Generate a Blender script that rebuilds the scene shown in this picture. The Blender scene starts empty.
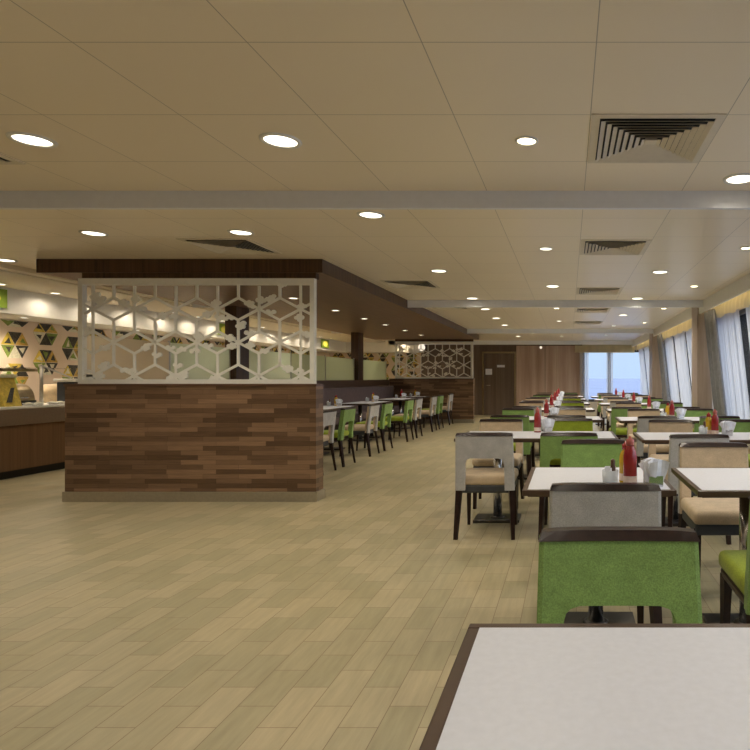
import bpy, bmesh, math, random
from mathutils import Vector, Matrix
PI = math.pi
R = math.radians
random.seed(7)
scene = bpy.context.scene
COL = scene.collection

# ------------------------------------------------------------------ materials
MATS = {}
def nt_new(name):
    m = bpy.data.materials.new(name); m.use_nodes = True
    nt = m.node_tree; nt.nodes.clear()
    out = nt.nodes.new('ShaderNodeOutputMaterial')
    MATS[name] = m
    return m, nt, out
def pr(nt, out, color=(.5,.5,.5), rough=.5, metal=0., spec=.5):
    b = nt.nodes.new('ShaderNodeBsdfPrincipled')
    b.inputs['Base Color'].default_value = (*color, 1)
    b.inputs['Roughness'].default_value = rough
    b.inputs['Metallic'].default_value = metal
    b.inputs['Specular IOR Level'].default_value = spec
    nt.links.new(b.outputs[0], out.inputs[0])
    return b
def noise(nt, vec, scale, detail=3, rough=.5):
    n = nt.nodes.new('ShaderNodeTexNoise')
    n.inputs['Scale'].default_value = scale; n.inputs['Detail'].default_value = detail
    n.inputs['Roughness'].default_value = rough
    if vec is not None: nt.links.new(vec, n.inputs['Vector'])
    return n
def mapping(nt, vec, scale=(1,1,1), loc=(0,0,0), rot=(0,0,0)):
    m = nt.nodes.new('ShaderNodeMapping')
    m.inputs['Scale'].default_value = scale; m.inputs['Location'].default_value = loc
    m.inputs['Rotation'].default_value = rot
    nt.links.new(vec, m.inputs['Vector'])
    return m.outputs[0]
def ramp(nt, fac, stops):
    r = nt.nodes.new('ShaderNodeValToRGB')
    el = r.color_ramp.elements
    while len(el) < len(stops): el.new(.5)
    for e, (p, c) in zip(el, stops):
        e.position = p; e.color = (*c, 1)
    nt.links.new(fac, r.inputs[0])
    return r.outputs[0]
def mixc(nt, a, b, fac, mode='MIX'):
    m = nt.nodes.new('ShaderNodeMix'); m.data_type = 'RGBA'; m.blend_type = mode
    for sock, v in ((m.inputs[0], fac), (m.inputs[6], a), (m.inputs[7], b)):
        if isinstance(v, (int, float)): sock.default_value = v
        elif isinstance(v, tuple): sock.default_value = (*v, 1)
        else: nt.links.new(v, sock)
    return m.outputs[2]
def bump(nt, b, h, strength=.2, dist=.01):
    n = nt.nodes.new('ShaderNodeBump'); n.inputs['Strength'].default_value = strength
    n.inputs['Distance'].default_value = dist
    nt.links.new(h, n.inputs['Height']); nt.links.new(n.outputs[0], b.inputs['Normal'])
def obco(nt):
    return nt.nodes.new('ShaderNodeTexCoord').outputs['Object']
def wpos(nt):
    return nt.nodes.new('ShaderNodeNewGeometry').outputs['Position']

def simple(name, color, rough=.5, metal=0., spec=.5, var=.12, scale=20):
    m, nt, out = nt_new(name)
    b = pr(nt, out, color, rough, metal, spec)
    n = noise(nt, obco(nt), scale)
    lo = tuple(c*(1-var) for c in color); hi = tuple(min(1, c*(1+var)) for c in color)
    nt.links.new(ramp(nt, n.outputs[0], [(.3, lo), (.7, hi)]), b.inputs['Base Color'])
    return m
def fabric(name, color, var=.22):
    m, nt, out = nt_new(name)
    b = pr(nt, out, color, .92, 0, .15)
    b.inputs['Sheen Weight'].default_value = .15
    co = obco(nt)
    n = noise(nt, mapping(nt, co, (1,1,1)), 230, 2)
    n2 = noise(nt, co, 14, 3)
    lo = tuple(c*(1-var) for c in color); hi = tuple(min(1, c*(1+var)) for c in color)
    c1 = ramp(nt, n.outputs[0], [(.3, lo), (.7, hi)])
    c2 = ramp(nt, n2.outputs[0], [(.3, (.88,.88,.88)), (.7, (1.08,1.08,1.08))])
    nt.links.new(mixc(nt, c1, c2, 1., 'MULTIPLY'), b.inputs['Base Color'])
    bump(nt, b, n.outputs[0], .25, .003)
    return m
def woodgrain(name, c1, c2, rough=.35, scale=(40,40,2.5), spec=.5, world=False):
    m, nt, out = nt_new(name)
    b = pr(nt, out, c1, rough, 0, spec)
    co = wpos(nt) if world else obco(nt)
    n = noise(nt, mapping(nt, co, scale), 1., 5, .6)
    nt.links.new(ramp(nt, n.outputs[0], [(.3, c1), (.7, c2)]), b.inputs['Base Color'])
    return m
def emit(name, color, strength):
    m, nt, out = nt_new(name)
    e = nt.nodes.new('ShaderNodeEmission')
    e.inputs[0].default_value = (*color, 1); e.inputs[1].default_value = strength
    nt.links.new(e.outputs[0], out.inputs[0])
    return m
def translucent(name, color, trans=.55, clear=.2, stripes=0):
    m, nt, out = nt_new(name)
    d = nt.nodes.new('ShaderNodeBsdfDiffuse'); t = nt.nodes.new('ShaderNodeBsdfTranslucent')
    c = nt.nodes.new('ShaderNodeBsdfTransparent')
    for k in (d, t): k.inputs[0].default_value = (*color, 1)
    a = nt.nodes.new('ShaderNodeMixShader'); a.inputs[0].default_value = trans
    nt.links.new(d.outputs[0], a.inputs[1]); nt.links.new(t.outputs[0], a.inputs[2])
    z = nt.nodes.new('ShaderNodeMixShader'); z.inputs[0].default_value = clear
    nt.links.new(a.outputs[0], z.inputs[1]); nt.links.new(c.outputs[0], z.inputs[2])
    nt.links.new(z.outputs[0], out.inputs[0])
    if stripes:
        n = noise(nt, mapping(nt, obco(nt), (stripes, stripes, 1.)), 1., 3)
        col = ramp(nt, n.outputs[0], [(.3, tuple(x*.85 for x in color)), (.7, color)])
        nt.links.new(col, d.inputs[0]); nt.links.new(col, t.inputs[0])
    return m
def glass(name, tint=(1,1,1), refl=.12):
    m, nt, out = nt_new(name)
    c = nt.nodes.new('ShaderNodeBsdfTransparent'); c.inputs[0].default_value = (*tint, 1)
    g = nt.nodes.new('ShaderNodeBsdfGlossy'); g.inputs['Roughness'].default_value = .03
    x = nt.nodes.new('ShaderNodeMixShader')
    f = nt.nodes.new('ShaderNodeFresnel'); f.inputs[0].default_value = 1.22
    nt.links.new(f.outputs[0], x.inputs[0])
    nt.links.new(c.outputs[0], x.inputs[1]); nt.links.new(g.outputs[0], x.inputs[2])
    nt.links.new(x.outputs[0], out.inputs[0])
    return m

def floor_mat():
    m, nt, out = nt_new('floor_tiles')
    b = pr(nt, out, (.4,.32,.2), .4, 0, .45)
    p = wpos(nt)
    s = nt.nodes.new('ShaderNodeSeparateXYZ'); nt.links.new(p, s.inputs[0])
    c = nt.nodes.new('ShaderNodeCombineXYZ')
    nt.links.new(s.outputs[1], c.inputs[0]); nt.links.new(s.outputs[0], c.inputs[1])
    v = mapping(nt, c.outputs[0], (1,1,1), (-2.125+.1395*20, 1.5+.145*100, 0))
    t = nt.nodes.new('ShaderNodeTexBrick')
    t.inputs['Scale'].default_value = 1
    t.inputs['Brick Width'].default_value = .281; t.inputs['Row Height'].default_value = .1445
    t.inputs['Mortar Size'].default_value = .0016; t.inputs['Mortar Smooth'].default_value = .3
    t.inputs['Bias'].default_value = -.15
    t.inputs['Color1'].default_value = (.375,.334,.205,1); t.inputs['Color2'].default_value = (.475,.408,.262,1)
    t.inputs['Mortar'].default_value = (.2,.135,.075,1)
    nt.links.new(v, t.inputs['Vector'])
    n = noise(nt, mapping(nt, p, (28, 3, 1)), 1., 5, .65)
    g = ramp(nt, n.outputs[0], [(.25, (.8,.78,.74)), (.75, (1.12,1.1,1.08))])
    n2 = noise(nt, p, 1.1, 3)
    g2 = ramp(nt, n2.outputs[0], [(.3, (.93,.95,.97)), (.7, (1.05,1.03,1.0))])
    col = mixc(nt, mixc(nt, t.outputs[0], g, 1., 'MULTIPLY'), g2, 1., 'MULTIPLY')
    nt.links.new(col, b.inputs['Base Color'])
    rr = ramp(nt, n.outputs[0], [(.2, (.36,.36,.36)), (.8, (.5,.5,.5))])
    nt.links.new(rr, b.inputs['Roughness'])
    bump(nt, b, t.outputs['Fac'], -.3, .002)
    return m
def ceiling_mat():
    m, nt, out = nt_new('ceiling_panels')
    b = pr(nt, out, (.86,.785,.66), .3, 0, .4)
    v = mapping(nt, wpos(nt), (1,1,1), (-.10+.635*40, -2.18+.6*20, 0))
    t = nt.nodes.new('ShaderNodeTexBrick'); t.offset = 0
    t.inputs['Scale'].default_value = 1
    t.inputs['Brick Width'].default_value = .635; t.inputs['Row Height'].default_value = .6
    t.inputs['Mortar Size'].default_value = .0026; t.inputs['Mortar Smooth'].default_value = .5
    t.inputs['Color1'].default_value = (.88,.765,.585,1); t.inputs['Color2'].default_value = (.90,.785,.60,1)
    t.inputs['Mortar'].default_value = (.45,.38,.28,1)
    nt.links.new(v, t.inputs['Vector'])
    nt.links.new(t.outputs[0], b.inputs['Base Color'])
    bump(nt, b, t.outputs['Fac'], -.4, .003)
    return m
def strip_wood():
    m, nt, out = nt_new('walnut_strips')
    b = pr(nt, out, (.12,.06,.03), .38, 0, .4)
    p = wpos(nt)
    s = nt.nodes.new('ShaderNodeSeparateXYZ'); nt.links.new(p, s.inputs[0])
    a = nt.nodes.new('ShaderNodeMath'); nt.links.new(s.outputs[0], a.inputs[0]); nt.links.new(s.outputs[1], a.inputs[1])
    c = nt.nodes.new('ShaderNodeCombineXYZ')
    nt.links.new(a.outputs[0], c.inputs[0]); nt.links.new(s.outputs[2], c.inputs[1])
    def br(w, h, c1, c2, loc):
        t = nt.nodes.new('ShaderNodeTexBrick'); t.offset = .37; t.squash = 1.4; t.squash_frequency = 3
        t.inputs['Scale'].default_value = 1
        t.inputs['Brick Width'].default_value = w; t.inputs['Row Height'].default_value = h
        t.inputs['Mortar Size'].default_value = .0008
        t.inputs['Color1'].default_value = (*c1,1); t.inputs['Color2'].default_value = (*c2,1)
        t.inputs['Mortar'].default_value = (.03,.015,.008,1)
        nt.links.new(mapping(nt, c.outputs[0], (1,1,1), loc), t.inputs['Vector'])
        return t.outputs[0]
    c1 = br(.36, .0475, (.095,.054,.030), (.285,.175,.103), (10.1, 3, 0))
    n = noise(nt, mapping(nt, c.outputs[0], (5, 120, 1)), 1., 4, .6)
    g = ramp(nt, n.outputs[0], [(.25, (.72,.7,.68)), (.75, (1.22,1.2,1.18))])
    nt.links.new(mixc(nt, c1, g, 1., 'MULTIPLY'), b.inputs['Base Color'])
    return m
def vstripe(name, stops, freq=9., rough=.4):
    m, nt, out = nt_new(name)
    b = pr(nt, out, (.2,.1,.06), rough, 0, .35)
    n = noise(nt, mapping(nt, wpos(nt), (freq, freq, .25)), 1., 5, .65)
    nt.links.new(ramp(nt, n.outputs[0], stops), b.inputs['Base Color'])
    return m

M = {}
M['floor'] = floor_mat(); M['ceil'] = ceiling_mat(); M['strip'] = strip_wood()
M['beam'] = simple('painted_beam', (.80,.81,.84), .45, var=.02)
M['cream'] = simple('cream_paint', (.72,.64,.50), .6, var=.03)
M['white'] = simple('white_paint', (.78,.76,.70), .5, var=.03)
M['screen'] = simple('screen_paint', (.84,.82,.74), .5, var=.03)
M['soffit'] = vstripe('dark_veneer', [(.3, (.045,.022,.01)), (.7, (.12,.062,.03))], 30)
M['soffit_under'] = woodgrain('soffit_veneer', (.16,.085,.04), (.24,.135,.065), .4, (30,1.5,30), .4, True)
M['steel'] = simple('brushed_steel', (.55,.52,.48), .33, 1., var=.06, scale=40)
M['chrome'] = simple('polished_steel', (.6,.6,.62), .16, 1., var=.03)
M['dkwood'] = woodgrain('dark_wood', (.014,.007,.006), (.032,.015,.012), .28, (40,40,40), .3)
M['rim'] = woodgrain('table_edge_wood', (.045,.024,.014), (.085,.048,.03), .35, (4,4,40))
M['lam'] = simple('white_laminate', (.68,.695,.76), .42, var=.03, scale=60, spec=.35)
M['green'] = fabric('green_fabric', (.225,.35,.11))
M['lime'] = fabric('lime_fabric', (.30,.37,.035))
M['grey'] = fabric('grey_fabric', (.46,.45,.445), .16)
M['beige'] = fabric('beige_fabric', (.57,.45,.31), .12)
M['leather'] = simple('charcoal_leather', (.045,.05,.06), .45)
M['plate'] = simple('dark_steel_base', (.09,.085,.08), .35, .8)
M['purple'] = fabric('plum_grey_fabric', (.17,.125,.13), .15)
M['ledge'] = woodgrain('ledge_wood', (.09,.045,.024), (.15,.08,.045), .35, (3,40,40))
M['frost'] = translucent('frosted_glass', (.82,.86,.70), .55, .1)
M['frostdim'] = translucent('dimmed_frosted_glass', (.60,.63,.44), .5, .12)  # far panes: same glass, their dimmer look painted into the colour
M['frostlit'] = translucent('warmlit_frosted_glass', (.90,.80,.62), .55, .1)  # nearest pane: same glass with warm lamplight painted into its colour
M['glass'] = glass('clear_glass')
M['sheer'] = translucent('sheer_voile', (.93,.93,.93), .7, .32, 30)
M['drape'] = fabric('taupe_drape', (.26,.26,.27), .12)
M['valance'] = translucent('yellow_fabric', (.86,.76,.50), .55, 0., 6)
M['mull'] = simple('dark_mullion', (.05,.055,.07), .4)
M['column'] = woodgrain('column_veneer', (.34,.26,.20), (.44,.35,.28), .4, (20,20,1.5), .4, True)
M['panel'] = vstripe('brown_wall_veneer', [(.25, (.30,.19,.13)), (.5, (.46,.325,.25)), (.75, (.60,.47,.38))], 5)
M['doorwood'] = vstripe('dark_door_veneer', [(.3, (.09,.062,.045)), (.7, (.18,.13,.095))], 8)
M['counter'] = vstripe('counter_veneer', [(.3, (.13,.068,.032)), (.7, (.21,.115,.056))], 25)
M['cup'] = translucent('cup_glass', (.8,.84,.86), .5, .55)
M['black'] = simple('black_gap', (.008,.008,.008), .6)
M['lens'] = emit('lamp_lens', (1.,.90,.70), 5.)
M['lensh'] = emit('halogen_lens', (1.,.82,.5), 14.)
M['red'] = simple('red_sauce', (.30,.018,.018), .2, spec=.6)
M['redlab'] = simple('pale_label', (.75,.6,.5), .5)
M['redcap'] = simple('red_cap', (.42,.10,.08), .35)
M['mustard'] = simple('mustard', (.62,.40,.03), .25)
M['paper'] = simple('white_paper', (.82,.84,.90), .8, var=.08, scale=30)
M['brownglass'] = simple('brown_pepper', (.10,.05,.03), .3)
M['plum'] = simple('peach_shade', (.85,.66,.42), .5)
M['pink'] = simple('blush_wall', (.70,.56,.43), .7, var=.05, scale=2)
M['hexgreen'] = simple('print_green', (.20,.27,.05), .6, var=.3, scale=25)
M['hexyel'] = simple('print_yellow', (.62,.46,.07), .6, var=.25, scale=25)
M['hexdark'] = simple('print_black', (.045,.04,.03), .6, var=.6, scale=35)
M['hexwhite'] = simple('print_cream', (.68,.64,.48), .6, var=.15, scale=30)
M['hexorange'] = simple('print_ochre', (.52,.33,.07), .6, var=.25, scale=25)
M['sea'] = simple('sea_water', (.075,.125,.25), .6, var=.15, scale=.02)
M['signgreen'] = simple('sign_green', (.24,.36,.03), .5, var=.1)
M['signyel'] = simple('sign_yellow', (.72,.66,.08), .5, var=.1)
M['brownmetal'] = simple('bronze_steel', (.42,.34,.22), .3, 1.)
M['strip_glow'] = emit('strip_glow', (1.,.80,.48), 14.)
M['globe'] = emit('globe_glow', (1.,.86,.68), 1.1)

# ------------------------------------------------------------------ mesh helpers
def bx(bm, x0, x1, y0, y1, z0, z1, mi=0, bev=0, seg=2):
    before = set(bm.faces)
    vs = [bm.verts.new((x, y, z)) for z in (z0, z1) for y in (y0, y1) for x in (x0, x1)]
    fs = []
    for q in ((0,2,3,1), (4,5,7,6), (0,1,5,4), (2,6,7,3), (0,4,6,2), (1,3,7,5)):
        fs.append(bm.faces.new([vs[i] for i in q]))
    if bev:
        es = {e for f in fs for e in f.edges}
        bmesh.ops.bevel(bm, geom=list(es), offset=bev, segments=seg, profile=.5, affect='EDGES')
    if mi:
        for f in bm.faces:
            if f not in before: f.material_index = mi
    return vs
def hexa(bm, pts, mi=0):          # 8 points: bottom ring 4 then top ring 4
    vs = [bm.verts.new(p) for p in pts]
    for q in ((3,2,1,0), (4,5,6,7), (0,1,5,4), (1,2,6,5), (2,3,7,6), (3,0,4,7)):
        f = bm.faces.new([vs[i] for i in q]); f.material_index = mi
def prism(bm, pts, y0, y1, f=lambda x, y, z: (x, y, z), mi=0):    # outline in XZ pushed along Y
    a = [bm.verts.new(f(x, y0, z)) for x, z in pts]; b = [bm.verts.new(f(x, y1, z)) for x, z in pts]
    n = len(pts)
    fs = [bm.faces.new(a), bm.faces.new(b[::-1])]
    for i in range(n):
        fs.append(bm.faces.new((a[i], b[i], b[(i+1) % n], a[(i+1) % n])))
    for g in fs: g.material_index = mi
def tube(bm, p0, p1, r0, r1=None, n=10, mi=0, square=False):
    p0 = Vector(p0); p1 = Vector(p1); r1 = r0 if r1 is None else r1
    d = (p1-p0).normalized()
    u = d.cross(Vector((0,0,1)))
    if u.length < .05: u = Vector((1,0,0))
    u = (u - d*u.dot(d)).normalized(); v = d.cross(u)
    if square: n = 4
    o = PI/4 if square else 0
    A = [bm.verts.new(p0 + (u*math.cos(o+2*PI*i/n) + v*math.sin(o+2*PI*i/n))*r0) for i in range(n)]
    B = [bm.verts.new(p1 + (u*math.cos(o+2*PI*i/n) + v*math.sin(o+2*PI*i/n))*r1) for i in range(n)]
    for i in range(n):
        f = bm.faces.new((A[i], A[(i+1) % n], B[(i+1) % n], B[i])); f.material_index = mi; f.smooth = not square
    bm.faces.new(A[::-1]).material_index = mi; bm.faces.new(B).material_index = mi
def lathe(bm, prof, n=20, c=(0,0,0), mi=0, capb=True, capt=True):
    rings = []
    for r, z in prof:
        rings.append([bm.verts.new((c[0]+r*math.cos(2*PI*i/n), c[1]+r*math.sin(2*PI*i/n), c[2]+z)) for i in range(n)])
    for a, b in zip(rings, rings[1:]):
        for i in range(n):
            f = bm.faces.new((a[i], a[(i+1) % n], b[(i+1) % n], b[i])); f.material_index = mi; f.smooth = True
    if capb: bm.faces.new(rings[0][::-1]).material_index = mi
    if capt: bm.faces.new(rings[-1]).material_index = mi
def B(): return bmesh.new()
def obj(name, bm, mats, parent=None, loc=None, fix=True):
    me = bpy.data.meshes.new(name)
    if fix: bmesh.ops.recalc_face_normals(bm, faces=bm.faces[:])
    bm.to_mesh(me); bm.free()
    for m in (mats if isinstance(mats, (list, tuple)) else [mats]): me.materials.append(m)
    o = bpy.data.objects.new(name, me); COL.objects.link(o)
    if parent: o.parent = parent
    if loc: o.location = loc
    return o
def tag(o, label, cat, group=None):
    o['label'] = label; o['category'] = cat
    if group: o['group'] = group
    return o
def thing(name, label, cat, loc=(0,0,0), rz=0, group=None):
    o = bpy.data.objects.new(name, None); COL.objects.link(o)
    o.empty_display_size = .1
    o.location = loc; o.rotation_euler = (0, 0, rz)
    return tag(o, label, cat, group)
def struct(name, bm, mats, parent=None):
    o = obj(name, bm, mats, parent)
    if not parent: o['kind'] = 'structure'
    return o
def sroot(name, loc=(0,0,0)):
    o = bpy.data.objects.new(name, None); COL.objects.link(o); o.location = loc
    o['kind'] = 'structure'
    return o
def kids(o): return [c for c in COL.objects if c.parent == o]
def dup(root, loc, rz=0, label=None, group=None):
    r = root.copy(); COL.objects.link(r); r.location = loc; r.rotation_euler = (0, 0, rz)
    if label: r['label'] = label
    if group: r['group'] = group
    for ch in kids(root):
        c = ch.copy(); COL.objects.link(c); c.parent = r
        for g in kids(ch):
            d = g.copy(); COL.objects.link(d); d.parent = c
    return r
def one_box(name, x0, x1, y0, y1, z0, z1, m, parent=None, bev=0):
    bm = B(); bx(bm, x0, x1, y0, y1, z0, z1, 0, bev)
    return struct(name, bm, m, parent)

# ------------------------------------------------------------------ setting
XL, XR, YN, YF, ZC = -8.1, 2.95, -3.0, 20.3, 2.47
one_box('floor', XL-.1, XR+.1, YN-.1, YF+.2, -.1, 0, M['floor'])
one_box('ceiling', XL-.1, XR+.1, YN-.1, YF+.2, ZC, ZC+.1, M['ceil'])
one_box('wall_left', XL-.1, XL, YN, YF+.1, 0, ZC, M['pink'])
one_box('wall_rear', XL-.1, XR+.1, YN-.1, YN, 0, ZC, M['cream'])
bm = B()
bx(bm, XL, .45, YF, YF+.1, 0, ZC, 0)
bx(bm, .45, XR+.05, YF, YF+.1, 2.2, ZC, 1); bx(bm, .45, XR+.05, YF, YF+.1, 0, .45, 1); bx(bm, 2.7, XR+.05, YF, YF+.1, .45, 2.2, 1)
struct('wall_back', bm, [M['doorwood'], M['cream']])
# drop beams across the ceiling
for i, (y, d) in enumerate(((3.91, .112), (9.4, .112), (14.9, .112), (19.6, .13))):
    one_box('trim_%d' % (i+1), -5.9 if i else XL, 2.1, y, y+.035, ZC-d, ZC+.02, M['beam'])
# window-side fascia and lining
one_box('trim_5', 2.10, 2.13, YN, YF, 2.285, ZC+.02, M['white'])
# lower ceiling strip over the buffet aisle
bm = B(); bx(bm, -7.3, -6.0, YN, 19.6, 2.42, ZC+.02); bx(bm, -6.3, -6.12, YN, 19.6, 2.405, 2.42)
struct('trim_6', bm, M['cream'])
# bulkhead over the counter, returning across the far end
bm = B(); bx(bm, XL, -7.3, YN, 19.6, 2.1, ZC+.02); bx(bm, XL, -4.9, 19.6, YF, 2.1, ZC+.02)
bx(bm, -7.3, -7.285, YN, 19.6, 2.09, 2.115, 0)
struct('wall_bulkhead', bm, M['white'])
# right wall, leaning outwards towards its foot
def xw(z): return 2.42 + (2.25-z)*.108
bm = B()
def rightslab(y0, y1, z0, z1, t=.12):
    hexa(bm, [(xw(z0), y0, z0), (xw(z0)+t, y0, z0), (xw(z0)+t, y1, z0), (xw(z0), y1, z0),
              (xw(z1), y0, z1), (xw(z1)+t, y0, z1), (xw(z1)+t, y1, z1), (xw(z1), y1, z1)])
rightslab(YN, YF, 0, .5); rightslab(YN, YF, 2.22, ZC)
bx(bm, 2.13, 2.55, YN, YF, 2.45, ZC+.01)
struct('wall_right', bm, M['cream'])
# columns
for i, (y0, y1) in enumerate(((4.45, 4.9), (9.7, 10.15), (14.95, 15.5))):
    one_box('column_%d' % (i+1), 2.075, 2.32, y0, y1, 0, ZC-.005, M['column'])
# windows on the right
mull_ys = [-2.9, -1.3, .05, 1.4, 2.75, 4.1, 5.4, 6.75, 8.1, 9.45, 10.8, 12.12, 13.45, 14.8, 16.2, 17.55, 18.9, 20.25]
for i, (a, b) in enumerate(zip(mull_ys, mull_ys[1:])):
    w = sroot('window_%d' % (i+1))
    bm = B()
    def sl(y0, y1, z0, z1, t0, t1):
        hexa(bm, [(xw(z0)+t0, y0, z0), (xw(z0)+t1, y0, z0), (xw(z0)+t1, y1, z0), (xw(z0)+t0, y1, z0),
                  (xw(z1)+t0, y0, z1), (xw(z1)+t1, y0, z1), (xw(z1)+t1, y1, z1), (xw(z1)+t0, y1, z1)])
    sl(b-.045, b, .5, 2.22, .03, .07); sl(a, b-.045, .5, .56, .03, .09); sl(a, b-.045, 2.16, 2.22, .03, .09)
    obj('window_frame', bm, M['mull'], w)
    bm = B(); sl(a, b-.045, .56, 2.16, .046, .054); obj('pane', bm, M['glass'], w)
# back window
w = sroot('window_%d' % len(mull_ys))
bm = B()
for x in (.45, 1.32, 2.62): bx(bm, x, x+.09, YF, YF+.08, .45, 2.2)
bx(bm, .45, 2.7, YF, YF+.08, .45, .53); bx(bm, .45, 2.7, YF, YF+.08, 2.12, 2.2)
obj('window_frame', bm, M['mull'], w)
bm = B(); bx(bm, .5, 2.65, YF+.04, YF+.05, .5, 2.15); obj('pane', bm, M['glass'], w)
# sea outside
bm = B(); v = [bm.verts.new(p) for p in ((-6000, -3000, -14), (9000, -3000, -14), (9000, 14000, -14), (-6000, 14000, -14))]
bm.faces.new(v); struct('sea', bm, M['sea'])
# back wall veneer panels, door
for i, (x0, x1, m) in enumerate(((-1.78, -.82, 'panel'), (-.80, .44, 'panel'))):
    one_box('wall_panel_%d' % (i+1), x0, x1, YF-.03, YF, 0, 2.34, M[m])
d = sroot('door_1', (-2.35, YF, 0))
bm = B(); bx(bm, -.52, .50, -.03, 0, .01, 2.08); obj('door_leaf', bm, M['doorwood'], d)
bm = B(); bx(bm, -.58, -.525, -.05, 0, .01, 2.14); bx(bm, .505, .55, -.05, 0, .01, 2.14); bx(bm, -.525, .505, -.05, 0, 2.085, 2.14)
obj('door_frame', bm, M['brownmetal'], d)
bm = B(); tube(bm, (-.44, -.06, 1.0), (-.30, -.06, 1.0), .012); tube(bm, (-.44, -.06, 1.0), (-.44, -.03, 1.0), .012); obj('door_handle', bm, M['chrome'], d)
bm = B(); bx(bm, -.47, -.25, -.036, -.03, 1.36, 1.56); n1 = obj('door_notice', bm, M['paper'], d)
bm = B(); bx(bm, -.08, .18, -.036, -.03, 1.61, 1.69); n1 = obj('door_sign', bm, M['paper'], d)

# ------------------------------------------------------------------ soffit, half walls, screens
bm = B(); bx(bm, -5.46, -2.53, 6.15, 16.9, 2.33, ZC+.01)
so = struct('trim_7', bm, [M['soffit'], M['soffit_under']])
for p in so.data.polygons:
    if p.normal.z < -.5: p.material_index = 1
def half_wall(name, x0, x1, y0, t, h, label):
    o = thing(name, label, 'half wall', ((x0+x1)/2, y0+t/2, 0))
    cx, cy = (x0+x1)/2, y0+t/2
    bm = B(); bx(bm, x0-cx, x1-cx, y0-cy, y0+t-cy, .1, h-.025); obj('wood_panel', bm, M['strip'], o)
    bm = B(); bx(bm, x0-cx-.015, x1-cx+.015, y0-cy-.015, y0+t-cy+.015, 0, .1); obj('kick_plate', bm, M['steel'], o)
    bm = B(); bx(bm, x0-cx-.008, x1-cx+.008, y0-cy-.008, y0+t-cy+.008, h-.025, h); obj('top_ledge', bm, M['ledge'], o)
    return o
half_wall('half_wall', -5.10, -2.56, 6.07, .18, 1.19, 'walnut strip half wall with steel kick plate, nearest, across the aisle end')
half_wall('half_wall', -5.0, -2.66, 16.7, .16, 1.235, 'walnut strip half wall at the far end of the banquette row')
one_box('wall_banquette', -5.16, -5.0, 6.26, 16.69, 0, 1.2, M['ledge'])
for i, y in enumerate((9.0, 14.2)):
    one_box('column_%d' % (i+4), -5.16, -4.99, y, y+.36, 1.2, 2.33, M['soffit'])

one_box('trim_8', -5.0, -2.6, 6.16, 6.24, 2.27, 2.33, M['soffit'])
one_box('trim_9', -4.86, -2.68, 16.76, 16.86, 2.27, 2.33, M['soffit'])
def screen(x0, x1, y, z0, z1, xa, pitch, ncol, label):
    o = thing('lattice_screen', label, 'screen', ((x0+x1)/2, y, z0))
    cx = (x0+x1)/2; t = .02
    bm = B(); f = .045
    H = z1-z0; h0 = x0-cx; h1 = x1-cx
    bx(bm, h0, h0+f, -.03, .03, 0, H); bx(bm, h1-f, h1, -.03, .03, 0, H)
    bx(bm, h0+f, h1-f, -.03, .03, 0, f); bx(bm, h0+f, h1-f, -.03, .03, H-.065, H)
    obj('screen_frame', bm, M['screen'], o)
    bm = B(); rnd = random.Random(3)
    L, Rr, Bo, To = h0+f*.6, h1-f*.6, f*.6, H-f*.6
    dpt = [0]
    def bar(a, b, w=.024):
        # clip to the frame
        (ax, az), (bx_, bz) = a, b
        t0, t1 = 0., 1.; dx, dz = bx_-ax, bz-az
        for p, q in ((-dx, ax-L), (dx, Rr-ax), (-dz, az-Bo), (dz, To-az)):
            if p == 0:
                if q < 0: return
            else:
                r = q/p
                if p < 0: t0 = max(t0, r)
                else: t1 = min(t1, r)
        if t0 >= t1: return
        A = Vector((ax+dx*t0, az+dz*t0)); C = Vector((ax+dx*t1, az+dz*t1))
        dd = (C-A).normalized(); n = Vector((-dd.y, dd.x))*w/2; e = dd*w*.3
        dpt[0] = (dpt[0]+1) % 5; tt = t/2 - dpt[0]*.0006
        pts = [A-n-e, C-n+e, C+n+e, A+n-e]
        prism(bm, [(p.x, p.y) for p in pts], -tt, tt)
        if rnd.random() < .42 and (C-A).length > .08:
            m = A + (C-A)*rnd.uniform(.25, .8); s = rnd.choice((-1, 1))
            for k, (ox, oz) in enumerate(((0, 0), (.03, .014), (-.028, .018), (.004, .04), (.036, .05))[:rnd.choice((3, 4, 5))]):
                q = m + n*s*1.5 + Vector((ox, oz*s))
                if L+.01 < q.x < Rr-.01 and Bo+.01 < q.y < To-.01:
                    rr = rnd.uniform(.018, .025)
                    prism(bm, [(q.x+rr*math.cos(PI/4*j+PI/8), q.y+rr*math.sin(PI/4*j+PI/8)) for j in range(8)], -t/2-.001-k*.0005, t/2+.001+k*.0005)
    rowz = [2.30-z0+.342, 2.30-z0, 1.957-z0, 1.615-z0, 1.273-z0, .931-z0]
    hh = .114
    for r, zr in enumerate(rowz):
        for c in range(-1, ncol+2):
            X = xa + c*pitch - cx
            if c % 2 == (r+1) % 2:      # rhombus centre
                for s in (-1, 1) if r > 1 else ():
                    for q in (-1, 1): bar((X+s*pitch, zr), (X, zr+q*hh))
                bar((X, zr-hh), (X, zr-.342))
            else:
                bar((X, zr), (X, zr-.342+hh))
    bar((xa-cx, 0), (xa-cx, H), .02); bar((xa+ncol*pitch-cx, 0), (xa+ncol*pitch-cx, H), .02)
    obj('lattice', bm, M['screen'], o)
    return o
screen(-5.01, -2.60, 6.15, 1.191, 2.268, -4.878, .2128, 10, 'off-white cut-out lattice screen standing on the nearest half wall')
screen(-4.86, -2.68, 16.78, 1.236, 2.268, -4.74, .2, 10, 'off-white lattice screen at the far end of the banquette row')

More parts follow.
